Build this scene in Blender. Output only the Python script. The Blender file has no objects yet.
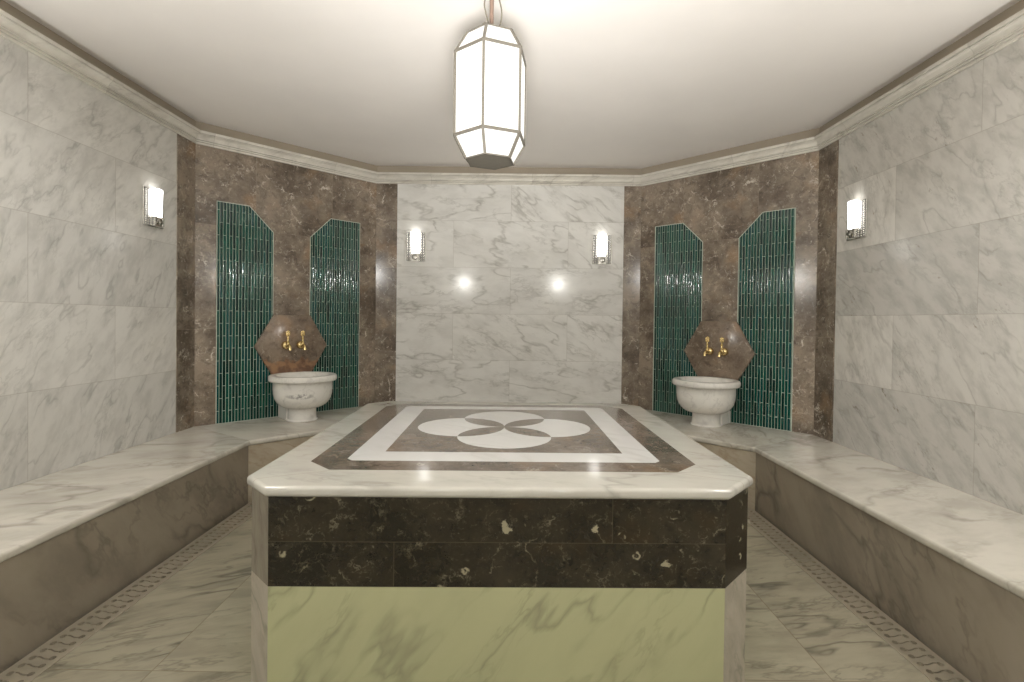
import bpy, bmesh, math, random
from mathutils import Vector, Matrix
from math import sin, cos, pi, radians, sqrt
random.seed(4)
S = bpy.context.scene
COL = S.collection
R2 = 1 / sqrt(2)

# ------------------------------------------------------------------ room sizes (metres)
W, YC, D = 2.19, 3.563, 4.562          # half width, where the side walls end, back wall
XL, XR = 1.181, 1.194                  # ends of the back wall
YR, YRC = -0.36, 0.64                  # wall behind the camera and its corners
HB, HC = 2.383, 2.541                  # foot of the cornice, ceiling
BZ = 0.39                              # bench seat height
BX, BY, BBY = 1.59, 3.182, 3.90        # bench front line, its corner, front of the back stretch
B0 = 0.78                              # where the side benches start
ROOM = [(-XL, YR), (XR, YR), (W, YRC), (W, YC), (XR, D), (-XL, D), (-W, YC), (-W, YRC)]

# ------------------------------------------------------------------ node helpers
class NB:
    def __init__(self, name):
        self.m = bpy.data.materials.new(name)
        self.m.use_nodes = True
        self.t = self.m.node_tree
        self.t.nodes.clear()
        self.out = self.t.nodes.new('ShaderNodeOutputMaterial')
    def n(self, ty, **kw):
        nd = self.t.nodes.new(ty)
        for k, v in kw.items():
            setattr(nd, k, v)
        return nd
    def put(self, sock, v):
        if v is None:
            return
        if isinstance(v, bpy.types.NodeSocket):
            self.t.links.new(v, sock)
        elif sock.type == 'RGBA' and isinstance(v, tuple) and len(v) == 3:
            sock.default_value = (*v, 1)
        else:
            sock.default_value = v
    def M(self, op, a, b=None, c=None, clamp=False):
        nd = self.n('ShaderNodeMath', operation=op, use_clamp=clamp)
        for i, v in enumerate((a, b, c)):
            if v is not None:
                self.put(nd.inputs[i], v)
        return nd.outputs[0]
    def mix(self, f, a, b, blend='MIX'):
        nd = self.n('ShaderNodeMix', data_type='RGBA', blend_type=blend)
        self.put(nd.inputs[0], f); self.put(nd.inputs[6], a); self.put(nd.inputs[7], b)
        return nd.outputs[2]
    def noise(self, v, scale, detail=4, rough=.55, dist=0.0, col=False):
        nd = self.n('ShaderNodeTexNoise')
        self.put(nd.inputs['Vector'], v)
        nd.inputs['Scale'].default_value = scale
        nd.inputs['Detail'].default_value = detail
        nd.inputs['Roughness'].default_value = rough
        nd.inputs['Distortion'].default_value = dist
        return nd.outputs[1 if col else 0]
    def voro(self, v, scale, feature='DISTANCE_TO_EDGE', out=0):
        nd = self.n('ShaderNodeTexVoronoi', feature=feature)
        self.put(nd.inputs['Vector'], v)
        nd.inputs['Scale'].default_value = scale
        return nd.outputs[out]
    def ramp(self, f, lo, hi):                       # smooth step lo -> hi
        nd = self.n('ShaderNodeMapRange', interpolation_type='SMOOTHSTEP')
        self.put(nd.inputs[0], f)
        nd.inputs[1].default_value = lo; nd.inputs[2].default_value = hi
        return nd.outputs[0]
    def xyz(self, x, y, z=0.0):
        nd = self.n('ShaderNodeCombineXYZ')
        self.put(nd.inputs[0], x); self.put(nd.inputs[1], y); self.put(nd.inputs[2], z)
        return nd.outputs[0]
    def sep(self, v):
        nd = self.n('ShaderNodeSeparateXYZ'); self.put(nd.inputs[0], v)
        return nd.outputs
    def vm(self, op, a, b=None):
        nd = self.n('ShaderNodeVectorMath', operation=op)
        self.put(nd.inputs[0], a)
        if b is not None:
            self.put(nd.inputs[1], b)
        return nd.outputs[0]
    def vscale(self, v, s):
        nd = self.n('ShaderNodeVectorMath', operation='SCALE')
        self.put(nd.inputs[0], v); self.put(nd.inputs[3], s)
        return nd.outputs[0]
    def white(self, v):
        nd = self.n('ShaderNodeTexWhiteNoise', noise_dimensions='3D')
        self.put(nd.inputs['Vector'], v)
        return nd.outputs[0], nd.outputs[1]
    def rot(self, v, ang):
        nd = self.n('ShaderNodeVectorRotate', rotation_type='Z_AXIS')
        self.put(nd.inputs['Vector'], v); self.put(nd.inputs['Angle'], ang)
        return nd.outputs[0]
    def uv(self):
        return self.n('ShaderNodeUVMap', uv_map='UVMap').outputs[0]
    def objco(self):
        return self.n('ShaderNodeTexCoord').outputs['Object']
    def bump(self, h, strength=.3, dist=.002):
        nd = self.n('ShaderNodeBump')
        nd.inputs['Strength'].default_value = strength
        nd.inputs['Distance'].default_value = dist
        self.put(nd.inputs['Height'], h)
        return nd.outputs[0]
    def bsdf(self, color, rough=.3, metal=0.0, normal=None, spec=.5, emit=None, estr=0.0, coat=0.0, sss=0.0):
        nd = self.n('ShaderNodeBsdfPrincipled')
        self.put(nd.inputs['Base Color'], color)
        self.put(nd.inputs['Roughness'], rough)
        self.put(nd.inputs['Metallic'], metal)
        nd.inputs['Specular IOR Level'].default_value = spec
        if coat:
            nd.inputs['Coat Weight'].default_value = coat
        if normal is not None:
            self.put(nd.inputs['Normal'], normal)
        if emit is not None:
            self.put(nd.inputs['Emission Color'], emit)
            self.put(nd.inputs['Emission Strength'], estr)
        self.t.links.new(nd.outputs[0], self.out.inputs[0])
        return self.m

def tile_coords(b, uv, w, h, u0, v0, stagger=True):
    u, v, _ = b.sep(uv)
    fr = b.M('DIVIDE', b.M('SUBTRACT', v, v0), h)
    r = b.M('FLOOR', fr)
    uu = b.M('DIVIDE', b.M('SUBTRACT', u, u0), w)
    if stagger:
        uu = b.M('ADD', uu, b.M('MULTIPLY', b.M('PINGPONG', r, 1.0), .5))
    c = b.M('FLOOR', uu)
    lu = b.M('MULTIPLY', b.M('SUBTRACT', uu, c), w)
    lv = b.M('MULTIPLY', b.M('SUBTRACT', fr, r), h)
    du = b.M('MINIMUM', lu, b.M('SUBTRACT', w, lu))
    dv = b.M('MINIMUM', lv, b.M('SUBTRACT', h, lv))
    return b.xyz(c, r, 3.3), b.M('MINIMUM', du, dv), lu, lv

def marble_color(b, P, base, vein, rnd=None, rndc=None, angle=.9, swing=.7, stretch=2.4, scale=1.0,
                 vein_amt=.75, cloud_amt=.2, cloud_col=None, patch=(.42, .66), brown=0.0, wobble=.24):
    if rnd is not None:
        P = b.vm('ADD', P, b.vscale(rndc, 23.0))
        ang = b.M('ADD', b.M('MULTIPLY', b.M('SUBTRACT', rnd, .5), swing), angle)
    else:
        ang = angle
    Q = b.vm('MULTIPLY', b.rot(P, ang), (1.0, stretch, 1.0))
    wob = b.vscale(b.vm('SUBTRACT', b.noise(Q, 2.2 * scale, 4, .6, col=True), (.5, .5, .5)), wobble / scale)
    Q2 = b.vm('ADD', Q, wob)
    n1 = b.noise(Q2, 1.15 * scale, 3, .5)
    v1 = b.M('POWER', b.M('SUBTRACT', 1.0, b.M('MULTIPLY', b.M('ABSOLUTE', b.M('SUBTRACT', n1, .5)), 32.0), clamp=True), 1.4)
    n2 = b.noise(Q2, 3.1 * scale, 4, .6)
    v2 = b.M('POWER', b.M('SUBTRACT', 1.0, b.M('MULTIPLY', b.M('ABSOLUTE', b.M('SUBTRACT', n2, .52)), 22.0), clamp=True), 1.3)
    mask = b.ramp(b.noise(Q, 1.5 * scale, 3, .5), *patch)
    halo = b.M('POWER', b.M('SUBTRACT', 1.0, b.M('MULTIPLY', b.M('ABSOLUTE', b.M('SUBTRACT', n1, .5)), 8.0), clamp=True), 2.0)
    cloud = b.ramp(b.noise(Q2, 2.4 * scale, 5, .6), .38, .72)
    smudge = b.ramp(b.noise(Q2, 5.5 * scale, 4, .65), .58, .76)
    col = b.mix(b.M('MULTIPLY', cloud, cloud_amt), base, cloud_col or vein)
    col = b.mix(b.M('MULTIPLY', b.M('MULTIPLY', halo, mask), vein_amt * .25), col, vein)
    col = b.mix(b.M('MULTIPLY', b.M('MULTIPLY', smudge, mask), vein_amt * .55), col, vein)
    col = b.mix(b.M('MULTIPLY', b.M('MULTIPLY', v1, b.ramp(b.noise(P, 2.3 * scale, 2), .4, .6)), vein_amt), col, vein)
    col = b.mix(b.M('MULTIPLY', b.M('MULTIPLY', v2, mask), vein_amt * .7), col, vein)
    if brown:
        sp = b.ramp(b.noise(Q2, 7.0 * scale, 4, .6), .62, .74)
        col = b.mix(b.M('MULTIPLY', b.M('MULTIPLY', sp, mask), brown), col, (.16, .10, .05))
    return col

def marble(name, base, vein, tile=None, rough=.16, joint=(.30, .27, .22), jw=.0016, jamt=.38, coords='uv', tone=.12, bias=(0, 0, 0), **kw):
    b = NB(name)
    P = b.uv() if coords == 'uv' else b.objco()
    if tile:
        idv, dist, lu, lv = tile_coords(b, P, *tile)
        rnd, rndc = b.white(b.vm('ADD', idv, bias))
        col = marble_color(b, P, base, vein, rnd, rndc, **kw)
        k = b.M('ADD', 1 - tone, b.M('MULTIPLY', rnd, tone))
        col = b.mix(1.0, col, b.xyz(k, k, k), 'MULTIPLY')
        jm = b.M('SUBTRACT', 1.0, b.ramp(dist, jw * .6, jw * 1.6))
        col = b.mix(b.M('MULTIPLY', jm, jamt), col, joint)
        nrm = b.bump(b.ramp(dist, 0, jw * 2), .25, .001)
        return b.bsdf(col, rough, normal=nrm)
    col = marble_color(b, b.vm('ADD', P, bias), base, vein, **kw)
    return b.bsdf(col, rough)

def emperador_color(b, P, dark, light, vein, scale=1.0, amt=.55, blobs=0.0):
    wob = b.vscale(b.vm('SUBTRACT', b.noise(P, 6 * scale, 5, .7, col=True), (.5, .5, .5)), .20 / scale)
    Q = b.vm('ADD', P, wob)
    base = b.mix(b.ramp(b.noise(P, 2.6 * scale, 8, .72), .34, .66), dark, light)
    base = b.mix(b.M('MULTIPLY', b.ramp(b.noise(Q, 14 * scale, 6, .75), .48, .66), .6), base, tuple(c * .55 for c in dark))
    red = b.ramp(b.noise(b.vm('ADD', P, (7, 3, 1)), 3.2 * scale, 4), .54, .72)
    base = b.mix(b.M('MULTIPLY', red, .45), base, (light[0] * 1.25, light[1] * .98, light[2] * .72))
    base = b.mix(b.M('MULTIPLY', b.ramp(b.noise(b.vm('ADD', Q, (3, 3, 3)), 34 * scale, 4, .7), .56, .72), amt * .45), base, vein)
    def edge(sc, width, lo, hi, off, a):
        d = b.voro(b.vm('ADD', Q, off), sc * scale)
        e = b.M('SUBTRACT', 1.0, b.ramp(d, 0, width))
        m = b.ramp(b.noise(b.vm('ADD', P, off), 7.5 * scale, 4, .65), lo, hi)
        return b.M('MULTIPLY', b.M('MULTIPLY', e, m), a)
    base = b.mix(edge(3.2, .022, .52, .66, (1, 5, 2), amt), base, vein)
    base = b.mix(edge(9.0, .045, .54, .68, (4, 2, 8), amt * .7), base, vein)
    base = b.mix(edge(20.0, .09, .55, .70, (9, 2, 1), amt * .6), base, vein)
    sp = b.M('SUBTRACT', 1.0, b.ramp(b.voro(Q, 24 * scale, 'F1'), .10, .24))
    spm = b.ramp(b.noise(P, 8 * scale, 3), .53, .66)
    base = b.mix(b.M('MULTIPLY', b.M('MULTIPLY', sp, spm), amt * .8), base, vein)
    if blobs:
        bl = b.voro(b.vm('ADD', P, b.vscale(wob, .35)), 9 * scale, 'F1')
        ring = b.M('MULTIPLY', b.ramp(bl, .10, .15), b.M('SUBTRACT', 1.0, b.ramp(bl, .17, .23)))
        cell = b.voro(b.vm('ADD', P, b.vscale(wob, .35)), 9 * scale, 'F1', 1)
        pick = b.ramp(b.sep(cell)[0], .60, .64)
        arc = b.ramp(b.noise(P, 17 * scale, 2), .46, .56)
        base = b.mix(b.M('MULTIPLY', b.M('MULTIPLY', b.M('MULTIPLY', ring, pick), arc), blobs), base, vein)
        fill = b.M('MULTIPLY', b.M('SUBTRACT', 1.0, b.ramp(b.voro(Q, 5.2 * scale, 'F1'), .085, .12)),
                   b.ramp(b.sep(b.voro(Q, 5.2 * scale, 'F1', 1))[1], .79, .81))
        base = b.mix(b.M('MULTIPLY', fill, blobs), base, tuple(c * 1.1 for c in vein))
    return base

# ------------------------------------------------------------------ materials
WHITE = (.73, .72, .685); VEIN = (.27, .255, .22)
MAT = {}
MAT['wall_back'] = marble('back wall marble', WHITE, VEIN, (1.03, .417, .03, BZ), angle=.35, swing=.9, tone=.06, cloud_amt=.20, vein_amt=.55, scale=1.7, rough=.125)
MAT['wall_side'] = marble('left wall marble', (.69, .675, .63), (.25, .24, .215), (1.03, .417, 2.343, BZ), angle=-.9, swing=.6, tone=.16, cloud_amt=.30, vein_amt=.36, scale=2.3)
MAT['wall_right'] = marble('right wall marble', (.67, .65, .60), (.25, .235, .205), (1.03, .417, -2.33, BZ), angle=.95, swing=.6, tone=.22, cloud_amt=.34, scale=2.3,
                           vein_amt=.38, brown=.65, bias=(5, 9, 0))
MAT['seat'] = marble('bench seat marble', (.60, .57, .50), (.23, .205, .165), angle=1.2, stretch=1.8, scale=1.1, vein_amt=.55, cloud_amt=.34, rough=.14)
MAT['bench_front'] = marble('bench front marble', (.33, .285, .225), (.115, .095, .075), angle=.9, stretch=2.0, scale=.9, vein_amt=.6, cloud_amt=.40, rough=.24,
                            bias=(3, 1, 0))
MAT['floor'] = marble('floor marble', (.40, .365, .27), (.115, .10, .075), (.56, 1.6, -1.11, .05, False), angle=-.25, swing=.5, stretch=3.6, scale=1.3, wobble=.13,
                      vein_amt=.75, cloud_amt=.36, tone=.18, rough=.2, joint=(.2, .16, .1), jamt=.7)
MAT['basin'] = marble('basin marble', (.80, .78, .73), (.34, .32, .30), coords='obj', angle=.5, stretch=1.5, scale=2.2, vein_amt=.4, cloud_amt=.16, rough=.22)
MAT['cornice'] = marble('cornice marble', (.70, .67, .60), (.30, .27, .23), (.9, 30.0, .1, -5.0, False), angle=.5, stretch=2.0, scale=1.6, vein_amt=.4,
                        cloud_amt=.3, tone=.08, rough=.24)
MAT['grate'] = marble('drain stone', (.37, .325, .25), (.20, .20, .15), angle=.3, scale=2.0, vein_amt=.3, cloud_amt=.3, rough=.35)
MAT['corner_base'] = marble('corner base marble', (.44, .395, .325), (.20, .20, .16), angle=.9, scale=2.0, vein_amt=.6, cloud_amt=.35, rough=.2)
MAT['bench_front_lit'] = marble('bench front marble lit', (.50, .44, .345), (.30, .21, .13), angle=.4, scale=1.5, vein_amt=.5, cloud_amt=.4, rough=.22)  # slanting fronts: light they catch put into the paler base; tan veins their own
MAT['corner_grey'] = marble('grey corner stone', (.25, .225, .175), (.12, .105, .085), angle=1.4, scale=3.0, vein_amt=.5, cloud_amt=.5, rough=.2)
MAT['base_green'] = marble('pale green base marble', (.46, .465, .275), (.25, .25, .16), angle=-.95, stretch=3.2, scale=1.3, vein_amt=.68, cloud_amt=.12,
                           rough=.22, patch=(.52, .70), bias=(1.7, .4, 0))
MAT['white_slab'] = marble('white slab marble', (.72, .70, .62), VEIN, angle=.3, vein_amt=.45, cloud_amt=.16, rough=.13)

b = NB('basin marble with smudge')
P = b.objco()
col = marble_color(b, P, (.80, .78, .73), (.34, .32, .30), angle=.5, stretch=1.5, scale=2.2, vein_amt=.4, cloud_amt=.16)
x, y, z = b.sep(P)
wx = b.M('DIVIDE', b.M('ADD', x, .092), .085); wz = b.M('DIVIDE', b.M('SUBTRACT', z, .205), .022)
el = b.M('SUBTRACT', 1.0, b.M('ADD', b.M('MULTIPLY', wx, wx), b.M('MULTIPLY', wz, wz)), clamp=True)
front = b.M('LESS_THAN', y, -.3)
sm = b.M('MULTIPLY', b.M('MULTIPLY', b.M('POWER', el, .5), front), b.ramp(b.noise(P, 32, 5, .7), .44, .58))
col = b.mix(b.M('MULTIPLY', sm, .8), col, (.16, .15, .145))
MAT['basin_smudge'] = b.bsdf(col, .22)
b = NB('brown wall marble')
P = b.uv()
idv, dist, _, _ = tile_coords(b, P, .60, .75, -.30, 1.08, False)
rnd, rndc = b.white(idv)
col = emperador_color(b, b.vm('ADD', P, b.vscale(rndc, 9.0)), (.10, .077, .056), (.29, .235, .18), (.66, .59, .50), 1.0, .95)
col = b.mix(b.M('MULTIPLY', b.M('SUBTRACT', 1.0, b.ramp(dist, .0008, .0025)), .35), col, (.33, .27, .21))
MAT['brown'] = b.bsdf(col, .17)
for nm, low in (('brown_hex', 0.0), ('brown_hex_red', .8)):
    b = NB('brown hexagon marble')
    P = b.objco()
    col = emperador_color(b, b.vm('ADD', P, (2.3, 1.1, 4) if low else (5.1, 8, 2)), (.14, .106, .078), (.27, .21, .158), (.56, .48, .38), 1.3, .6)
    if low:                                      # rusty patches along the foot of the left one
        k = b.M('ADD', b.M('MULTIPLY', b.sep(P)[2], -5.0), b.noise(P, 9, 4, .6))
        col = b.mix(b.M('MULTIPLY', b.ramp(k, .98, 1.12), low), col, b.mix(b.ramp(b.noise(P, 16, 3), .4, .6), (.34, .19, .10), (.17, .09, .055)))
    MAT[nm] = b.bsdf(col, .2)
b = NB('dark brown band marble')
P = b.uv()
idv, dist, _, _ = tile_coords(b, P, 1.30, .134, -.31, .373, True)
rnd, rndc = b.white(idv)
col = emperador_color(b, b.vm('ADD', P, b.vscale(rndc, 6.0)), (.012, .010, .006), (.036, .029, .018), (.36, .33, .22), 1.55, .40, blobs=.85)
col = b.mix(b.M('MULTIPLY', b.M('SUBTRACT', 1.0, b.ramp(dist, .0005, .0014)), .4), col, (.13, .11, .07))
MAT['band'] = b.bsdf(col, .14)

# green kit-kat mosaic: thin upright glazed sticks, every other column half a stick lower
b = NB('green stick mosaic')
u, v, _ = b.sep(b.uv())
CW, CH = .0212, .183
cu = b.M('DIVIDE', u, CW); ci = b.M('FLOOR', cu)
lu = b.M('SUBTRACT', cu, ci)
cv = b.M('ADD', b.M('DIVIDE', v, CH), b.M('MULTIPLY', b.M('PINGPONG', ci, 1.0), .5)); ri = b.M('FLOOR', cv)
lv = b.M('SUBTRACT', cv, ri)
rnd, rndc = b.white(b.xyz(ci, ri, 1.7))
r3 = b.sep(rndc)
du = b.M('MULTIPLY', b.M('MINIMUM', lu, b.M('SUBTRACT', 1.0, lu)), CW)
dv = b.M('MULTIPLY', b.M('MINIMUM', lv, b.M('SUBTRACT', 1.0, lv)), CH)
dd = b.M('MINIMUM', du, dv)
tile = b.ramp(dd, .0011, .0020)
green = b.mix(b.ramp(rnd, .1, .9), (.002, .026, .020), (.006, .080, .056))
green = b.mix(b.ramp(r3[1], .70, .95), green, (.007, .070, .068))
green = b.mix(b.M('MULTIPLY', b.noise(b.xyz(b.M('MULTIPLY', u, 90.0), b.M('MULTIPLY', v, 9.0), rnd), 1.0, 3), .45), green, (.002, .016, .014))
col = b.mix(tile, (.36, .47, .38), green)
tilt = b.M('MULTIPLY', b.M('ADD', b.M('MULTIPLY', b.M('SUBTRACT', r3[0], .5), lu), b.M('MULTIPLY', b.M('SUBTRACT', r3[2], .5), b.M('MULTIPLY', lv, 2.5))), .9)
dome = b.M('MULTIPLY', b.M('SQRT', b.M('MULTIPLY', dd, 1 / .0106, clamp=True)), 2.2)
wavy = b.M('MULTIPLY', b.noise(b.xyz(b.M('MULTIPLY', u, 60.0), b.M('MULTIPLY', v, 14.0), rnd), 1.0, 2), .8)
nrm = b.bump(b.M('ADD', b.M('ADD', tilt, dome), wavy), .6, .0022)
MAT['mosaic'] = b.bsdf(col, b.M('ADD', .07, b.M('MULTIPLY', b.M('SUBTRACT', 1.0, tile), .5)), normal=nrm)

def plain(name, col, rough=.5, metal=0.0, bumpy=0.0, scale=30.0, spec=.5, vary=.06):
    b = NB(name)
    co = b.objco()
    k = b.ramp(b.noise(co, scale, 4), .3, .7)
    c = b.mix(k, tuple(x * (1 - vary) for x in col), tuple(min(1, x * (1 + vary)) for x in col))
    return b.bsdf(c, rough, metal, normal=b.bump(b.noise(co, scale * 2, 3), bumpy, .002) if bumpy else None, spec=spec)
MAT['ceiling'] = plain('ceiling paint', (.79, .755, .72), .75, scale=1.5, vary=.025)
MAT['frieze'] = plain('tan frieze paint', (.30, .255, .195), .6, scale=4, vary=.04)
MAT['grout'] = plain('pale grout', (.50, .55, .47), .7, scale=60)
MAT['chrome'] = plain('polished chrome', (.78, .77, .74), .12, 1.0, scale=80, vary=.03)
MAT['dark_chrome'] = plain('dark chrome', (.45, .44, .41), .2, 1.0, scale=80)
MAT['strip'] = plain('brushed nickel', (.20, .195, .18), .42, .8, scale=80)
MAT['brass'] = plain('aged brass', (.80, .62, .30), .26, 1.0, scale=60, vary=.15)
MAT['pewter'] = plain('pewter lantern metal', (.13, .118, .095), .6, .0, scale=40)
MAT['rod'] = plain('brown lantern rod', (.22, .15, .115), .5, .2, scale=40)
MAT['cable'] = plain('grey cable', (.16, .145, .11), .6, 0, scale=40)
MAT['channel'] = plain('dark drain bed', (.02, .017, .014), .8, scale=20)
MAT['base_stone'] = plain('masonry core', (.4, .38, .34), .8, scale=20)

def glow(name, col, strength, edge=None, rng=None, axis=2):
    b = NB(name)
    st = strength
    if edge is not None:
        z = b.sep(b.objco())[axis]
        k = b.M('SUBTRACT', 1.0, b.ramp(b.M('ABSOLUTE', z), rng[0], rng[1]))
        st = b.M('ADD', edge, b.M('MULTIPLY', k, strength - edge))
    return b.bsdf((.35, .35, .34), .35, emit=col, estr=st)
MAT['lantern_glass'] = glow('lantern milk glass', (1.0, .985, .945), 1.0, .62, (.02, .27))
MAT['sconce_glass'] = glow('sconce milk glass', (1.0, .975, .94), 5.2)

# inlaid top of the platform: white border, brown octagon, white frame, brown field, four white circles crossing at the centre
PX, PY = .031, 2.277                                     # platform centre in the room
b = NB('inlaid platform top')
P = b.objco()
x, y, z = b.sep(P)
ax = b.M('ABSOLUTE', x)
def inside_rect(hx, y0, y1, cut):
    yc, hy = (y0 + y1) / 2 - PY, (y1 - y0) / 2
    ay = b.M('ABSOLUTE', b.M('SUBTRACT', y, yc))
    d = b.M('MAXIMUM', b.M('SUBTRACT', ax, hx), b.M('SUBTRACT', ay, hy))
    if cut:
        d = b.M('MAXIMUM', d, b.M('MULTIPLY', b.M('SUBTRACT', b.M('ADD', ax, ay), hx + hy - cut), R2))
    return d
dA = inside_rect(.667, 1.655, 2.962, .095)
dB = inside_rect(.553, 1.766, 2.885, .022)
dC = inside_rect(.443, 1.888, 2.795, 0)
cx_, cy_, cr = 0.0, 2.344 - PY, .1985
cnt = None
for ox, oy in ((1, 0), (-1, 0), (0, 1), (0, -1)):
    dd_ = b.M('SQRT', b.M('ADD', b.M('POWER', b.M('SUBTRACT', x, cx_ + ox * cr), 2.0), b.M('POWER', b.M('SUBTRACT', y, cy_ + oy * cr), 2.0)))
    ins = b.M('LESS_THAN', dd_, cr)
    cnt = ins if cnt is None else b.M('ADD', cnt, ins)
petal_white = b.M('COMPARE', cnt, 1.0, .1)
wh = marble_color(b, P, (.56, .545, .49), VEIN, angle=.3, vein_amt=.5, cloud_amt=.18, scale=1.4)
wh2 = marble_color(b, b.vm('ADD', P, (3, 7, 0)), (.70, .70, .69), VEIN, angle=.8, vein_amt=.2, cloud_amt=.1)
br = emperador_color(b, P, (.11, .088, .068), (.23, .19, .155), (.52, .47, .41), 1.4, .5)
A = b.M('LESS_THAN', dA, 0.0); B_ = b.M('LESS_THAN', dB, 0.0); C_ = b.M('LESS_THAN', dC, 0.0)
col = b.mix(A, wh, br)
col = b.mix(B_, col, wh2)
col = b.mix(C_, col, br)
col = b.mix(b.M('MULTIPLY', C_, petal_white), col, wh2)
# fine mitre joints of the white border
ayb = b.M('ABSOLUTE', y)
for kk in (.0,):
    m1 = b.M('ABSOLUTE', b.M('SUBTRACT', b.M('SUBTRACT', b.M('MULTIPLY', ayb, .9), b.M('MULTIPLY', ax, .42)), .33))
    jm = b.M('MULTIPLY', b.M('SUBTRACT', 1.0, A), b.M('LESS_THAN', m1, .0011))
    col = b.mix(b.M('MULTIPLY', jm, .6), col, (.35, .28, .2))
MAT['platform_top'] = b.bsdf(col, .15)

# ------------------------------------------------------------------ mesh helpers
def finish(bm, name, mat, parent=None, loc=None, smooth=True, ang=38, uvf=None):
    bmesh.ops.recalc_face_normals(bm, faces=bm.faces)
    if uvf is None:
        def uvf(co, nr):
            n_ = [abs(c) for c in nr]
            k = n_.index(max(n_))
            return (co.x, co.y) if k == 2 else ((co.x, co.z) if k == 1 else (co.y, co.z))
    lay = bm.loops.layers.uv.new('UVMap')
    for f in bm.faces:
        f.smooth = smooth
        for l in f.loops:
            l[lay].uv = uvf(l.vert.co, f.normal)
    if smooth:
        for e in bm.edges:
            if len(e.link_faces) == 2 and e.calc_face_angle(0) > radians(ang):
                e.smooth = False
    me = bpy.data.meshes.new(name)
    bm.to_mesh(me); bm.free()
    for m in (mat if isinstance(mat, (list, tuple)) else [mat]):
        me.materials.append(m)
    o = bpy.data.objects.new(name, me)
    COL.objects.link(o)
    if parent: o.parent = parent
    if loc: o.location = loc
    return o

def plate(name, mat, pts, O, U, V, t, parent=None, bevel=0.0, seg=3, shift=(0, 0), bm=None, done=True, only_front=True):
    """a slab: the polygon pts in the plane O + u U + v V, thickness t behind it"""
    O, U, V = Vector(O), Vector(U).normalized(), Vector(V).normalized()
    N = U.cross(V)
    nb_ = bm or bmesh.new()
    fr = [nb_.verts.new(O + U * p[0] + V * p[1]) for p in pts]
    bk = [nb_.verts.new(O + U * p[0] + V * p[1] - N * t) for p in pts]
    f = nb_.faces.new(fr)
    nb_.faces.new(bk[::-1])
    k = len(pts)
    for i in range(k):
        nb_.faces.new((fr[i], bk[i], bk[(i + 1) % k], fr[(i + 1) % k]))
    if bevel:
        nb_.edges.ensure_lookup_table()
        es = list(f.edges)
        bmesh.ops.bevel(nb_, geom=es, offset=bevel, segments=seg, profile=.5, affect='EDGES')
    if not done:
        return nb_
    def uvf(co, nr):
        p = co - O
        d = p.dot(N)
        return (p.dot(U) + shift[0] + (0 if abs(nr.dot(N)) > .5 else d), p.dot(V) + shift[1] + (0 if abs(nr.dot(N)) > .5 else d))
    return finish(nb_, name, mat, parent, uvf=uvf)

def box(bm, c, s, rz=0):
    m = Matrix.Translation(c) @ Matrix.Rotation(rz, 4, 'Z') @ Matrix.Diagonal((*s, 1))
    return bmesh.ops.create_cube(bm, size=1, matrix=m)

def lathe(bm, prof, c=(0, 0, 0), axis='Z', n=28, cap=True):
    """rings of (radius, height) turned about an axis through c"""
    c = Vector(c)
    rings = []
    for r, h in prof:
        ring = []
        for i in range(n):
            a = 2 * pi * i / n
            if axis == 'Z': p = Vector((r * cos(a), r * sin(a), h))
            elif axis == '-Y': p = Vector((r * cos(a), -h, r * sin(a)))
            else: p = Vector((h, r * cos(a), r * sin(a)))
            ring.append(bm.verts.new(c + p))
        rings.append(ring)
    for A_, B in zip(rings, rings[1:]):
        for i in range(n):
            bm.faces.new((A_[i], A_[(i + 1) % n], B[(i + 1) % n], B[i]))
    if cap:
        bm.faces.new(rings[0][::-1]); bm.faces.new(rings[-1])

def tube(bm, path, rad, n=10):
    path = [Vector(p) for p in path]
    rads = rad if isinstance(rad, (list, tuple)) else [rad] * len(path)
    rings = []
    up = None
    for i, p in enumerate(path):
        d = (path[min(i + 1, len(path) - 1)] - path[max(i - 1, 0)]).normalized()
        if up is None:
            up = Vector((0, 0, 1)) if abs(d.z) < .9 else Vector((1, 0, 0))
        s = d.cross(up).normalized(); up = s.cross(d).normalized()
        rings.append([bm.verts.new(p + (s * cos(2 * pi * k / n) + up * sin(2 * pi * k / n)) * rads[i]) for k in range(n)])
    for A_, B in zip(rings, rings[1:]):
        for i in range(n):
            bm.faces.new((A_[i], A_[(i + 1) % n], B[(i + 1) % n], B[i]))
    bm.faces.new(rings[0][::-1]); bm.faces.new(rings[-1])

def strut(bm, a, c, w):
    """square bar between two points"""
    a, c = Vector(a), Vector(c)
    d = (c - a).normalized()
    up = Vector((0, 0, 1)) if abs(d.z) < .95 else Vector((1, 0, 0))
    s = d.cross(up).normalized(); up = s.cross(d)
    q = [bm.verts.new(p + s * i * w / 2 + up * j * w / 2) for p in (a, c) for i, j in ((-1, -1), (1, -1), (1, 1), (-1, 1))]
    for f in ((0, 1, 2, 3), (7, 6, 5, 4), (0, 4, 5, 1), (1, 5, 6, 2), (2, 6, 7, 3), (3, 7, 4, 0)):
        bm.faces.new([q[i] for i in f])

def inset(poly, ds):
    """polygon (counter-clockwise) moved inwards, one distance per edge"""
    n = len(poly); out = []
    ds = ds if isinstance(ds, (list, tuple)) else [ds] * n
    L = []
    for i in range(n):
        a, c = Vector(poly[i]), Vector(poly[(i + 1) % n])
        d = (c - a).normalized(); nrm = Vector((-d.y, d.x))
        L.append((a + nrm * ds[i], d))
    for i in range(n):
        (p, d), (q, e) = L[i - 1], L[i]
        cr_ = d.x * e.y - d.y * e.x
        w = q - p
        t = (w.x * e.y - w.y * e.x) / cr_
        out.append(p + d * t)
    return out

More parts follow.
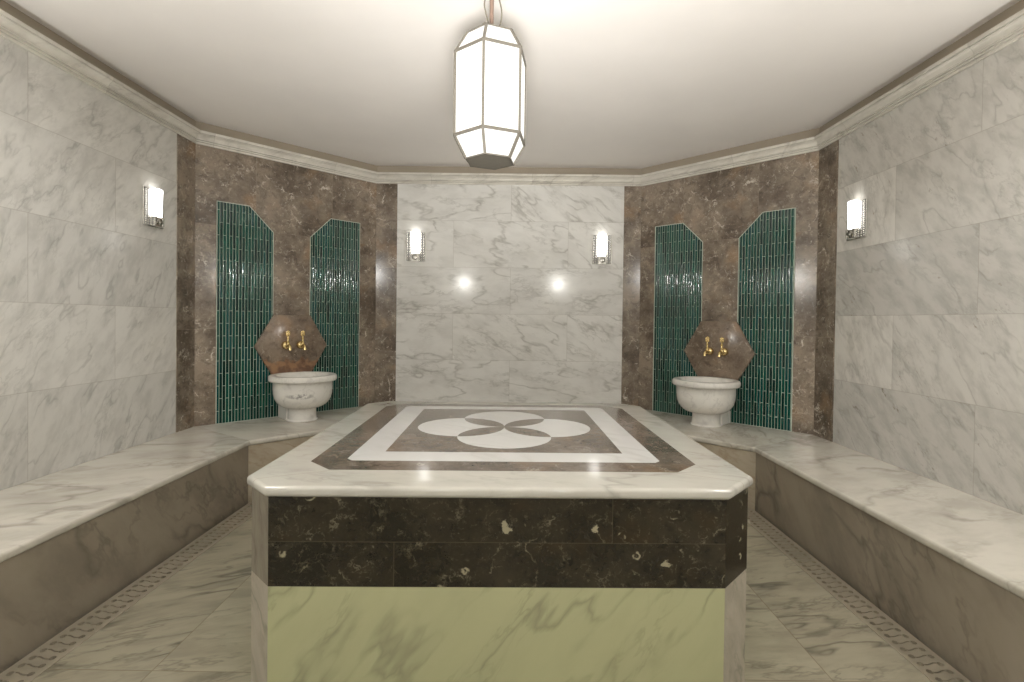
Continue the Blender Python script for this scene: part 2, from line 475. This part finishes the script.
def structure(o, label=None):
    o['kind'] = 'structure'
    if label: o['label'] = label
    return o
def thing(name, label, cat, loc=(0, 0, 0), rz=0.0, group=None):
    o = bpy.data.objects.new(name, None)
    o.empty_display_size = .1
    COL.objects.link(o)
    o.location = loc; o.rotation_euler = (0, 0, rz)
    o['label'] = label; o['category'] = cat
    if group: o['group'] = group
    return o
def dup(root, label, loc, rz):
    r = root.copy(); COL.objects.link(r)
    r.location = loc; r.rotation_euler = (0, 0, rz); r['label'] = label
    for ch in [o for o in bpy.data.objects if o.parent == root]:
        c = ch.copy(); COL.objects.link(c); c.parent = r
        for g in [o for o in bpy.data.objects if o.parent == ch]:
            d = g.copy(); COL.objects.link(d); d.parent = c
    return r

# ------------------------------------------------------------------ the room shell
Z = (0, 0, 1)
def wall(name, mat, a, c, shift):
    a, c = Vector((*a, 0)), Vector((*c, 0))
    U = (c - a).normalized(); L = (c - a).length
    return structure(plate(name, mat, [(0, -.07), (L, -.07), (L, HC), (0, HC)], a, U, Z, .12, shift=shift))
# walls run left to right as seen from inside
wall('wall_back', MAT['wall_back'], (-XL, D), (XR, D), (-XL, 0))
wall('wall_left', MAT['wall_side'], (-W, YRC), (-W, YC), (YRC, 0))
wall('wall_right', MAT['wall_right'], (W, YC), (W, YRC), (-YC, 0))
wall('wall_back_left', MAT['brown'], (-W, YC), (-XL, D), (-.7071, 0))
wall('wall_back_right', MAT['brown'], (XR, D), (W, YC), (-.7071, 0))
wall('wall_front', MAT['wall_back'], (XR, YR), (-XL, YR), (0, 0))
wall('wall_front_left', MAT['wall_back'], (-XL, YR), (-W, YRC), (5, 0))
wall('wall_front_right', MAT['wall_back'], (W, YRC), (XR, YR), (9, 0))

structure(plate('ceiling', MAT['ceiling'], [(x_, -y_) for x_, y_ in reversed(ROOM)], (0, 0, HC), (1, 0, 0), (0, -1, 0), .06))

# floor: paved middle standing above a sunken bed, so the drain channels are real gaps
GX0, GX1 = 1.457, 1.586
fl = plate('floor', None, [(-GX0, YR), (GX0, YR), (GX0, BBY + .1), (-GX0, BBY + .1)], (0, 0, 0), (1, 0, 0), (0, 1, 0), .05, done=False)
for s in (-1, 1):
    plate('floor', None, [(s * GX0, YR), (s * W, YR), (s * W, B0), (s * GX0, B0)][::s], (0, 0, 0), (1, 0, 0), (0, 1, 0), .05, done=False, bm=fl)
n_top = len(fl.faces)
plate('floor', None, ROOM, (0, 0, -.05), (1, 0, 0), (0, 1, 0), .06, done=False, bm=fl)
fl.faces.ensure_lookup_table()
for f in fl.faces[n_top:]:
    f.material_index = 1
structure(finish(fl, 'floor', [MAT['floor'], MAT['channel']], smooth=False))

# cornice: moulded marble running all round, and the painted band above it
CORN = [(0, 0), (.012, 0), (.012, .013), (.008, .015), (.019, .016), (.019, .025), (.014, .027), (.027, .028), (.027, .033), (.023, .036),
        (.026, .044), (.032, .054), (.040, .061), (.046, .064), (.046, .067), (.041, .069), (.052, .070), (.052, .088), (.0, .088)]
def sweep(name, mat, prof, z0, edges=None):
    bm = bmesh.new()
    rings = [[bm.verts.new((*q, z0 + h)) for q in inset(ROOM, p)] for p, h in prof]
    m = len(ROOM)
    acc = [0]
    for i in range(m):
        acc.append(acc[-1] + (Vector(ROOM[(i + 1) % m]) - Vector(ROOM[i])).length)
    for A_, B in zip(rings, rings[1:]):
        for i in range(m):
            bm.faces.new((A_[i], A_[(i + 1) % m], B[(i + 1) % m], B[i]))
    def uvf(co, nr):
        best = None
        for i in range(m):
            a, c = Vector(ROOM[i]), Vector(ROOM[(i + 1) % m])
            d = (c - a).normalized(); nn = Vector((-d.y, d.x))
            off = (co.xy - a).dot(nn)
            if nr.xy.length > 1e-4:
                sc = nn.dot(nr.xy.normalized())
            else:
                sc = -abs(off)
            if best is None or sc > best[0]:
                best = (sc, acc[i] + (co.xy - a).dot(d), co.z + off)
        return best[1], best[2]
    return structure(finish(bm, name, mat, uvf=uvf, ang=25))
sweep('trim_1', MAT['cornice'], CORN, HB)
sweep('trim_2', MAT['frieze'], [(0, .0), (.008, .0), (.008, HC - HB - .088), (0, HC - HB - .088)], HB + .088)

# brown marble strips framing the back corners
structure(plate('trim_3', MAT['brown'], [(0, BZ), (.187, BZ), (.187, HB), (0, HB)], (-W + .005, YC - .187, 0), (0, 1, 0), Z, .02, shift=(1.3, 0)))
structure(plate('trim_4', MAT['brown'], [(0, BZ), (.187, BZ), (.187, HB), (0, HB)], (-XL, D - .005, 0), (1, 0, 0), Z, .02, shift=(2.5, .2)))
structure(plate('trim_5', MAT['brown'], [(0, BZ), (.152, BZ), (.152, HB), (0, HB)], (XR - .152, D - .005, 0), (1, 0, 0), Z, .02, shift=(3.7, .1)))
structure(plate('trim_6', MAT['brown'], [(0, BZ), (.207, BZ), (.207, HB), (0, HB)], (W - .005, YC, 0), (0, -1, 0), Z, .02, shift=(4.9, 0)))

# ------------------------------------------------------------------ wrap-round bench
bench = thing('marble_bench', 'long veined marble bench wrapping round the foot of the walls behind the central platform', 'bench', (0, 0, 0))
SEAT = [
    [(-W, B0), (-BX, B0), (-BX, BY), (-W, YC)],
    [(-W, YC), (-BX, BY), (-BX + BBY - BY, BBY), (-XL, D)],
    [(-XL, D), (-BX + BBY - BY, BBY), (BX - BBY + BY, BBY), (XR, D)],
    [(XR, D), (BX - BBY + BY, BBY), (BX, BY), (W, YC)],
    [(W, YC), (BX, BY), (BX, B0), (W, B0)],
]
for i, q in enumerate(SEAT):
    bm = plate('seat_slab', None, q, (0, 0, BZ), (1, 0, 0), (0, 1, 0), .034, done=False)
    # round the front edge (second to third corner)
    a, c = Vector((*q[1], BZ)), Vector((*q[2], BZ))
    es = [e for e in bm.edges if abs(e.verts[0].co.z - e.verts[1].co.z) < 1e-6 and
          {tuple(round(v_, 4) for v_ in v.co.xy) for v in e.verts} == {tuple(round(v_, 4) for v_ in p.xy) for p in (a, c)}]
    bmesh.ops.bevel(bm, geom=es, offset=.012, segments=4, profile=.5, affect='EDGES')
    rz = (pi / 2, pi / 4, 0, -pi / 4, pi / 2)[i]
    def uvf(co, nr, rz=rz, i=i):
        return (co.x * cos(rz) + co.y * sin(rz) + i * 3.1, -co.x * sin(rz) + co.y * cos(rz) + co.z + (i == 4) * 2.2)
    finish(bm, 'seat_slab', MAT['seat'], bench, uvf=uvf, ang=50)
FR = [(-BX, B0), (-BX, BY), (-BX + BBY - BY, BBY), (BX - BBY + BY, BBY), (BX, BY), (BX, B0)]
off = .012
def offs(i):   # front line moved back under the seat
    p = Vector(FR[i])
    ds = []
    for j in (i - 1, i):
        if 0 <= j < len(FR) - 1:
            d = (Vector(FR[j + 1]) - Vector(FR[j])).normalized()
            ds.append(Vector((-d.y, d.x)))
    if len(ds) == 1: return p + ds[0] * off
    m_ = (ds[0] + ds[1]).normalized()
    return p + m_ * off / m_.dot(ds[0])
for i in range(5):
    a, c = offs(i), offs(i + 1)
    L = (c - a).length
    plate('front_panel', MAT['bench_front_lit'] if i in (1, 3) else MAT['bench_front'], [(0, -.05), (L, -.05), (L, BZ - .034), (0, BZ - .034)], (*a, 0), (*(c - a), 0), Z, .025, bench, shift=(i * 2.7, 0))

# ------------------------------------------------------------------ drain gratings in front of the side benches
def s_slot(cx, cy, half, sgn):
    """outline of one slot: two round holes joined by a thin S"""
    rh, rw = .0112, .0028
    def mid(t): return cx + t * half, cy + .0055 * sin(t * pi) * sgn * 1.0
    top, bot = [], []
    N_ = 10
    for k in range(N_ + 1):
        t = -1 + 2 * k / N_
        xm, ym = mid(t)
        if abs(t) < .82:
            top.append((xm, ym + rw)); bot.append((xm, ym - rw))
    e0, e1 = mid(-1), mid(1)
    pts = list(bot)
    for k in range(11):
        a = -pi * .9 + 2 * pi * .9 * k / 10
        pts.append((e1[0] + rh * cos(a), e1[1] + rh * sin(a)))
    pts += top[::-1]
    for k in range(11):
        a = pi * .1 + 2 * pi * .9 * k / 10
        pts.append((e0[0] + rh * cos(a), e0[1] + rh * sin(a)))
    return pts
def grate(side, label):
    cu = bpy.data.curves.new('tmp', 'CURVE'); cu.dimensions = '2D'; cu.fill_mode = 'BOTH'; cu.extrude = .006
    def spl(pts):
        s = cu.splines.new('POLY'); s.points.add(len(pts) - 1)
        for p, q in zip(s.points, pts): p.co = (q[0], q[1], 0, 1)
        s.use_cyclic_u = True
    y0 = B0
    e = .0
    spl([(side * (GX0 + .001), y0), (side * GX1, y0), (side * GX1, BX + BY - GX1 - .012), (side * (GX0 + .001), BX + BY - GX0 - .012)])
    k = 0
    y_ = y0 + .03
    while y_ < BY - .03:
        spl(s_slot(side * (GX0 + GX1) / 2, y_, .034, side)); y_ += .0388; k += 1
    t = bpy.data.objects.new('tmp', cu); COL.objects.link(t)
    dg = bpy.context.evaluated_depsgraph_get()
    me = bpy.data.meshes.new_from_object(t.evaluated_get(dg))
    bpy.data.objects.remove(t)
    bm = bmesh.new(); bm.from_mesh(me)
    bmesh.ops.translate(bm, vec=(0, 0, -.006 + .001), verts=bm.verts)
    o = finish(bm, 'drain_grate', MAT['grate'], smooth=False)
    o['label'] = label; o['category'] = 'drain'; o['group'] = 'stone drain gratings along the benches'
grate(-1, 'pierced stone drain strip with S-shaped slots along the foot of the left bench')
grate(1, 'pierced stone drain strip with S-shaped slots along the foot of the right bench')

# ------------------------------------------------------------------ central heated platform
plat = thing('massage_platform', 'large octagonal marble platform with inlaid circles on top and dark brown band around', 'platform', (PX, PY, 0), .019)
HX, HY0, HY1 = .805, 1.487 - PY, 3.066 - PY
def octo(d, cl=.103, cr=.133, c1=.106):
    x1, ya, yb = HX - d, HY0 + d, HY1 - d
    kl, kr, k1 = cl - d * .586, cr - d * .586, c1 - d * .586
    return [(-x1 + kl, ya), (x1 - kr, ya), (x1, ya + kr), (x1, yb - k1), (x1 - k1, yb), (-x1 + k1, yb), (-x1, yb - k1), (-x1, ya + kl)]
TZ = .675
bm = plate('top_slab', None, octo(0), (0, 0, TZ), (1, 0, 0), (0, 1, 0), .034, done=False)
es = [e for e in bm.edges if abs(e.verts[0].co.z - e.verts[1].co.z) < 1e-6]
bmesh.ops.bevel(bm, geom=es, offset=.013, segments=5, profile=.5, affect='EDGES')
finish(bm, 'top_slab', MAT['platform_top'], plat, ang=50)
oc = octo(.013)
names = ['front', 'c', 'side', 'c', 'back', 'c', 'side', 'c']
for (z0, z1, kind) in ((.373, TZ - .034, 'band'), (.0, .373, 'base')):
    for i in range(8):
        a, c = Vector((*oc[i], 0)), Vector((*oc[(i + 1) % 8], 0))
        L = (c - a).length
        corner = names[i] == 'c'
        nm = ('corner_' if corner else '') + kind + '_panel'
        mt = (MAT['corner_grey'] if i == 7 else MAT['band']) if kind == 'band' else (MAT['corner_base'] if corner else MAT['base_green'])
        # short mitred slabs
        U = (c - a).normalized()
        o = plate(nm, mt, [(0.0005, z0), (L - .0005, z0), (L - .0005, z1 - .0008), (.0005, z1 - .0008)], a, U, Z, .004 if corner else .006, plat,
                  shift=(-L / 2 + (i * 1.7), 0))
        if kind == 'band' and i == 7: o['label'] = 'greyish stone corner panel'
        if kind == 'base' and i == 0: o['label'] = 'pale green marble panel with grey veins'
bm = plate('core', None, octo(.0172), (0, 0, TZ - .0345), (1, 0, 0), (0, 1, 0), TZ - .0345, done=False)
finish(bm, 'core', MAT['base_stone'], plat, smooth=False)

# ------------------------------------------------------------------ things on the two slanting walls
FRAMES = {'left': (((-W - XL) / 2, (YC + D) / 2), pi / 4, -.034), 'right': (((W + XR) / 2, (YC + D) / 2), -pi / 4, .018)}
HEXZ, HEXR = {'left': .946, 'right': .937}, .283
def at(side, t, n, z):
    (cx, cy), th, _ = FRAMES[side]
    return (cx + t * cos(th) + n * sin(th), cy + t * sin(th) - n * cos(th), z)
def mosaic(side, label):
    (cx, cy), th, t0 = FRAMES[side]
    r = thing('mosaic_panel', label, 'tile panel', at(side, 0, 0, BZ), th, 'green mosaic panels on the slanting walls')
    oa, ob = (-.570, .548) if side == 'left' else (-.556, .558)
    c_, i_ = .318, .145
    zt, zc = 2.004 - BZ, 1.828 - BZ
    zh = HEXZ[side] - BZ + .1                       # foot of the brown pillar, behind the hexagon
    P = [(oa, 0), (ob, 0), (ob, zt), (t0 + c_, zt), (t0 + i_, zc), (t0 + i_, zh), (t0 - i_, zh), (t0 - i_, zc), (t0 - c_, zt), (oa, zt)]
    plate('tile_field', MAT['mosaic'], P, (0, -.004, 0), (1, 0, 0), Z, .004, r)
    bm = bmesh.new()
    for a, c in zip(P, P[1:] + P[:1]):
        strut(bm, (a[0], -.0035, a[1]), (c[0], -.0035, c[1]), .0045)
    finish(bm, 'grout_edge', MAT['grout'], r, smooth=False)
mosaic('left', 'green stick mosaic panel on the slanting wall left of the platform')
mosaic('right', 'green stick mosaic panel on the slanting wall right of the platform')

def hexplate(side, label):
    (cx, cy), th, t0 = FRAMES[side]
    P = [(HEXR * cos(pi / 3 * k), HEXR * sin(pi / 3 * k)) for k in range(6)]
    o = plate('tap_backplate', MAT['brown_hex_red' if side == 'left' else 'brown_hex'], P, (0, -.024, 0), (1, 0, 0), Z, .0195, bevel=.005, seg=2)
    o.location = at(side, t0, 0, HEXZ[side]); o.rotation_euler = (0, 0, th)
    o['label'] = label; o['category'] = 'backplate'; o['group'] = 'hexagonal marble plates behind the taps'
hexplate('left', 'brown marble hexagon with rusty reddish patches along its foot behind the left pair of taps')
hexplate('right', 'plain brown marble hexagon behind the right pair of taps')

# basin: half-round bowl against the wall, on a stubby round foot
def dshape(r, n0, back, k=48):
    """circle in plan, its back cut flat where it meets the wall"""
    return [(r * cos(2 * pi * i / k + .001), min(-back, -(n0 + r * sin(2 * pi * i / k + .001)))) for i in range(k)]
def ring_loft(bm, rings, cap0=False, cap1=False):
    vs = [[bm.verts.new((*p, z)) for p in pts] for pts, z in rings]
    n = len(vs[0])
    for A_, B in zip(vs, vs[1:]):
        for i in range(n):
            bm.faces.new((A_[i], A_[(i + 1) % n], B[(i + 1) % n], B[i]))
    if cap0: bm.faces.new(vs[0])
    if cap1: bm.faces.new(vs[-1])
def basin(side, label):
    (cx, cy), th, t0 = FRAMES[side]
    r = thing('wash_basin', label, 'basin', at(side, t0 + (-.005 if side == 'left' else .010), 0, BZ), th, 'marble wash basins on the bench')
    G = .026                                     # clear of the hexagon plate
    zb, zr, zt = .098, .300, .346
    n0 = .246
    bm = bmesh.new()
    outer = [(dshape(.104, n0, G), zb)]
    for k in range(1, 13):                       # rounded belly
        a = pi / 2 * k / 12
        outer.append((dshape(.104 + (.211 - .104) * sin(a), n0, G), zb + .125 * (1 - cos(a))))
    outer += [(dshape(.213, n0, G), zb + .15), (dshape(.213, n0, G), zr - .004), (dshape(.217, n0, G), zr)]
    for k in range(0, 9):                        # rim roll
        a = -pi / 2 + pi * k / 8
        outer.append((dshape(.226 + .019 * abs(cos(a)) ** .6, n0, G), zr + .023 + .023 * (abs(sin(a)) ** .8) * (1 if sin(a) > 0 else -1)))
    outer += [(dshape(.196, n0, G + .02), zt), (dshape(.186, n0, G + .03), zt - .006), (dshape(.183, n0, G + .033), zt - .03)]
    for k in range(1, 9):                        # hollow
        a = pi / 2 * k / 8
        outer.append((dshape(.183 - .12 * (1 - cos(a)), n0, G + .033), zt - .05 - .12 * sin(a)))
    ring_loft(bm, outer, True, True)
    finish(bm, 'bowl', MAT['basin_smudge' if side == 'left' else 'basin'], r, ang=45)
    bm = bmesh.new()
    lathe(bm, [(.112, 0), (.113, .004), (.104, .012), (.100, .086), (.104, zb + .006)], (0, -.232, 0), n=36)
    finish(bm, 'pedestal', MAT['basin'], r, ang=35)
    bm = bmesh.new()
    box(bm, (0, -.108, zb / 2 - .0005), (.21, .165, zb - .003))
    bmesh.ops.bevel(bm, geom=list(bm.edges), offset=.003, segments=2, affect='EDGES')
    finish(bm, 'support_block', MAT['basin'], r, ang=35)
    return r
basin('left', 'white marble basin with a dark grey smudge on its belly, under the left taps')
basin('right', 'plain white marble basin under the right pair of brass taps')

def tap(side, dt, label, first=None):
    (cx, cy), th, t0 = FRAMES[side]
    loc, rz = at(side, t0 + dt, .024, HEXZ[side] + .006), th
    if first:
        return dup(first, label, loc, rz)
    r = thing('brass_tap', label, 'tap', loc, rz, 'brass taps over the basins')
    bm = bmesh.new()
    lathe(bm, [(.027, 0), (.031, .004), (.0325, .012), (.031, .022), (.026, .031), (.018, .037), (.012, .040), (.011, .050)], axis='-Y', n=24)
    finish(bm, 'wall_flange', MAT['brass'], r)
    bm = bmesh.new()
    lathe(bm, [(.008, -.020), (.014, -.014), (.0165, -.004), (.0165, .008), (.013, .016), (.010, .020), (.0115, .024), (.0115, .030), (.007, .034)], (0, -.055, 0), n=20)
    tube(bm, [(0, -.04, 0), (0, -.07, 0)], .0105)
    finish(bm, 'valve_body', MAT['brass'], r)
    bm = bmesh.new()
    tube(bm, [(0, -.060, -.002), (0, -.076, -.001), (0, -.090, -.006), (0, -.098, -.016), (0, -.101, -.030), (0, -.101, -.036)],
         [.0125, .0125, .012, .0115, .0120, .0135], 12)
    finish(bm, 'spout', MAT['brass'], r)
    bm = bmesh.new()
    lathe(bm, [(.0085, .032), (.0075, .046), (.0115, .051), (.012, .058), (.0075, .063), (.0065, .074), (.009, .080)], (0, -.055, 0), n=16)
    hs = finish(bm, 'handle', MAT['brass'], r)
    bm = bmesh.new()
    for k in range(4):                           # four-lobed knob, standing upright
        a = pi / 4 + pi / 2 * k
        bmesh.ops.create_uvsphere(bm, u_segments=12, v_segments=8, radius=.0115,
                                  matrix=Matrix.Translation((.0115 * cos(a), -.055, .093 + .0115 * sin(a))) @ Matrix.Diagonal((1, .75, 1, 1)))
    bmesh.ops.create_uvsphere(bm, u_segments=12, v_segments=8, radius=.010, matrix=Matrix.Translation((0, -.055, .093)))
    bmesh.ops.create_uvsphere(bm, u_segments=12, v_segments=8, radius=.006, matrix=Matrix.Translation((0, -.055, .113)))
    finish(bm, 'knob', MAT['brass'], hs)
    return r
tp = tap('left', -.058, 'brass tap over the left basin, the one nearer the left side wall')
tap('left', .058, 'brass tap over the left basin, the one nearer the back wall', tp)
tap('right', -.058, 'brass tap over the right basin, the one nearer the back wall', tp)
tap('right', .058, 'brass tap over the right basin, the one nearer the right side wall', tp)

# ------------------------------------------------------------------ wall lamps
def sconce(loc, rz, label):
    r = thing('wall_sconce', label, 'wall lamp', loc, rz, 'chrome wall lamps with white glass')
    w, h, t = .178, .264, .010
    bm = bmesh.new()
    box(bm, (0, -t / 2 - .001, 0), (w, t, h))
    bmesh.ops.bevel(bm, geom=list(bm.edges), offset=.002, segments=2, affect='EDGES')
    finish(bm, 'back_plate', MAT['chrome'], r, ang=30)
    for s in (-1, 1):                            # a studded strip each side of the glass
        bm = bmesh.new()
        box(bm, (s * .0605, -t - .0015, 0), (.044, .002, h - .006))
        nf = len(bm.faces)
        for cx in (.052, .075):
            for k in range(17):
                bmesh.ops.create_uvsphere(bm, u_segments=8, v_segments=5, radius=.0062,
                                          matrix=Matrix.Translation((s * cx, -t - .002, -h / 2 + .012 + k * (h - .024) / 16)))
        bm.faces.ensure_lookup_table()
        for f in bm.faces[nf:]: f.material_index = 1
        finish(bm, 'studded_strip', [MAT['strip'], MAT['chrome']], r)
    bm = bmesh.new()
    box(bm, (0, -.028, -h / 2 + .036), (.082, .037, .066))
    bmesh.ops.bevel(bm, geom=list(bm.edges), offset=.004, segments=2, affect='EDGES')
    hd = finish(bm, 'lamp_holder', MAT['chrome'], r, ang=30)
    bm = bmesh.new()
    lathe(bm, [(.026, .045), (.026, .049), (.022, .052), (.008, .054), (.002, .054)], (0, 0, -h / 2 + .036), axis='-Y', n=24)
    finish(bm, 'round_boss', MAT['dark_chrome'], hd)
    for s in (-1, 1):
        bm = bmesh.new()
        box(bm, (s * .034, -.0475, -h / 2 + .036), (.008, .003, .06))
        finish(bm, 'side_bar', MAT['dark_chrome'], hd)
    bm = bmesh.new()
    z0 = -h / 2 + .069
    prof = [(.028, z0), (.034, z0 + .004), (.0365, z0 + .02), (.0405, z0 + .19), (.039, z0 + .196), (.034, z0 + .198), (.031, z0 + .190), (.029, z0 + .10)]
    lathe(bm, prof, (0, 0, 0), n=32)
    bmesh.ops.transform(bm, matrix=Matrix.Translation((0, -.034, 0)) @ Matrix.Diagonal((.93, .5, 1, 1)), verts=bm.verts)
    finish(bm, 'glass_shade', MAT['sconce_glass'], r, ang=50)
    return r
sc0 = sconce((-.824, D, 1.818), 0, 'chrome sconce with glowing white glass at the left of the back wall')
dup(sc0, 'chrome sconce with glowing white glass at the right of the back wall', (.846, D, 1.812), 0)
dup(sc0, 'chrome sconce with glowing white glass on the left side wall', (-W, 3.148, 1.838), pi / 2).scale = (1, 1, .87)
dup(sc0, 'chrome sconce with glowing white glass on the right side wall', (W, 3.155, 1.816), -pi / 2).scale = (1, 1, .87)

# ------------------------------------------------------------------ hanging lantern
LX, LY = -.039, 2.10
lan = thing('hanging_lantern', 'glowing hexagonal lantern of white glass panes in metal frame hanging from the ceiling', 'lantern', (LX, LY, 1.824))
RR, rr = .152, .103
LZ = [0.0, .088, .421, .506]                     # bottom plate, lower ring, upper ring, top
th0 = radians(-90 - 8)
def hx(r, z): return [Vector((r * cos(th0 + pi / 3 * k), r * sin(th0 + pi / 3 * k), z)) for k in range(6)]
rings = [hx(rr, LZ[0]), hx(RR, LZ[1]), hx(RR, LZ[2]), hx(rr, LZ[3])]
zc = (LZ[1] + LZ[2]) / 2
for lv, nm in ((0, 'lower_pane'), (1, 'side_pane'), (2, 'upper_pane')):
    for k in range(6):
        q = [rings[lv][k], rings[lv][(k + 1) % 6], rings[lv + 1][(k + 1) % 6], rings[lv + 1][k]]
        c = sum(q, Vector()) / 4
        q = [c + (p - c) * .985 for p in q]
        nr = (q[1] - q[0]).cross(q[3] - q[0]).normalized()
        bm = bmesh.new()
        A_ = [bm.verts.new(p - nr * .0005 - Vector((0, 0, zc))) for p in q]
        B = [bm.verts.new(p - nr * .0035 - Vector((0, 0, zc))) for p in q]
        bm.faces.new(A_); bm.faces.new(B[::-1])
        for i in range(4): bm.faces.new((A_[i], B[i], B[(i + 1) % 4], A_[(i + 1) % 4]))
        finish(bm, nm, MAT['lantern_glass'], lan, loc=(0, 0, zc), smooth=False)
bm = bmesh.new()
for k in range(6):
    for a in range(3): strut(bm, rings[a][k], rings[a + 1][k], .0105)
    for a in range(4): strut(bm, rings[a][k], rings[a][(k + 1) % 6], 0.0105 if a in (1, 2) else .006)
finish(bm, 'frame', MAT['pewter'], lan, smooth=False)
bm = plate('bottom_plate', None, [p.xy for p in rings[0]], (0, 0, .003), (1, 0, 0), (0, 1, 0), .006, done=False)
finish(bm, 'bottom_plate', MAT['pewter'], lan, smooth=False)
bm = plate('top_plate', None, [p.xy for p in rings[3]], (0, 0, LZ[3] + .003), (1, 0, 0), (0, 1, 0), .006, done=False)
finish(bm, 'top_plate', MAT['pewter'], lan, smooth=False)
bm = bmesh.new()
top = HC - 1.824
tube(bm, [(0, 0, LZ[3] + .002), (0, 0, top - .02)], .0088, 14)
finish(bm, 'rod', MAT['rod'], lan)
bm = bmesh.new()
lathe(bm, [(.052, top - .001), (.052, top - .010), (.040, top - .022), (.014, top - .028)], n=28)
finish(bm, 'ceiling_rose', MAT['rod'], lan)
def wob(pts, n=14):                              # smooth curve through points
    out = []
    for i in range(len(pts) - 1):
        p0, p1, p2, p3 = (Vector(pts[max(0, i - 1)]), Vector(pts[i]), Vector(pts[i + 1]), Vector(pts[min(len(pts) - 1, i + 2)]))
        for k in range(n):
            t = k / n
            out.append(.5 * ((2 * p1) + (p2 - p0) * t + (2 * p0 - 5 * p1 + 4 * p2 - p3) * t * t + (3 * p1 - p0 - 3 * p2 + p3) * t ** 3))
    return out + [Vector(pts[-1])]
for pts in ([(.008, -.012, LZ[3]), (.022, -.012, LZ[3] + .022), (.038, -.008, LZ[3] + .062), (.041, -.004, LZ[3] + .11), (.030, 0, LZ[3] + .16), (.020, 0, top - .02)],
            [(-.006, -.012, LZ[3] + .03), (-.012, -.010, LZ[3] + .055), (-.024, -.008, LZ[3] + .10), (-.030, -.004, LZ[3] + .14), (-.02, 0, top - .02)],
            [(-.030, -.060, LZ[3]), (-.031, -.060, LZ[3] + .020), (-.023, -.058, LZ[3] + .030), (-.015, -.056, LZ[3] + .020), (-.012, -.054, LZ[3])]):
    bm = bmesh.new()
    tube(bm, wob(pts), .0030, 8)
    finish(bm, 'cable', MAT['cable'], lan)

# ------------------------------------------------------------------ light
def point(name, loc, watts, col, rad):
    l = bpy.data.lights.new(name, 'POINT'); l.energy = watts; l.color = col; l.shadow_soft_size = rad
    o = bpy.data.objects.new(name, l); COL.objects.link(o); o.location = loc
    return o
WARM = (1, .985, .955)
for sx in (-.87, .87):                           # the lamps on the wall behind the camera
    point('entrance_wall_lamp', (sx, YR + .10, 1.85), 14, WARM, .03)
for sx in (-1, 1):                               # the second lamp of each side wall, just out of the frame
    point('side_wall_lamp', (sx * (W - .10), 1.35, 1.85), 20, WARM, .04)
fl_ = bpy.data.lights.new('ceiling_fill', 'AREA'); fl_.shape = 'DISK'; fl_.size = .7; fl_.spread = radians(72); fl_.energy = 19; fl_.color = (1.0, .985, .96)  # added fill lamp out of view, aimed up to brighten the ceiling
fo = bpy.data.objects.new('ceiling_fill', fl_); COL.objects.link(fo)
fo.location = (.1, -.14, .80)
fo.rotation_euler = Vector((0, 2.05, 1.85)).to_track_quat('-Z', 'Y').to_euler()

for sx, tx, tz in ((-1, 2.34, 1.36), (1, 2.36, 1.12)):   # added unseen fill spots, putting light patches on the side walls
    sl = bpy.data.lights.new('side_wall_fill', 'SPOT'); sl.energy = 85; sl.color = (1, .985, .96); sl.spot_size = radians(36); sl.spot_blend = 1.0
    sl.shadow_soft_size = .03
    so = bpy.data.objects.new('side_wall_fill', sl); COL.objects.link(so); so.location = (sx * .55, .05, HC - .03)
    so.rotation_euler = (Vector((sx * W, tx, tz)) - so.location).to_track_quat('-Z', 'Y').to_euler()
w = bpy.data.worlds.new('world'); S.world = w; w.use_nodes = True
w.node_tree.nodes['Background'].inputs[0].default_value = (1, .97, .9, 1)
w.node_tree.nodes['Background'].inputs[1].default_value = .1

# ------------------------------------------------------------------ camera
cam = bpy.data.cameras.new('camera'); co = bpy.data.objects.new('camera', cam); COL.objects.link(co)
F = 506.48
cam.sensor_width = 36; cam.sensor_fit = 'HORIZONTAL'; cam.lens = F / 1024 * 36
cam.shift_y = -14.33 / 1024
cam.clip_start = .02
co.matrix_world = Matrix.Translation((.0698, 0, 1.17)) @ Matrix.Rotation(.0044, 4, 'Z') @ Matrix.Rotation(pi / 2 - .0127, 4, 'X') @ Matrix.Rotation(.0124, 4, 'Z')
S.camera = co

S.view_settings.view_transform = 'Standard'
S.view_settings.look = 'None'
S.view_settings.exposure = 0.37
S.view_settings.gamma = 1.0
S.view_settings.use_curve_mapping = False
S.cycles.use_denoising = True
S.cycles.max_bounces = 10
S.cycles.diffuse_bounces = 6
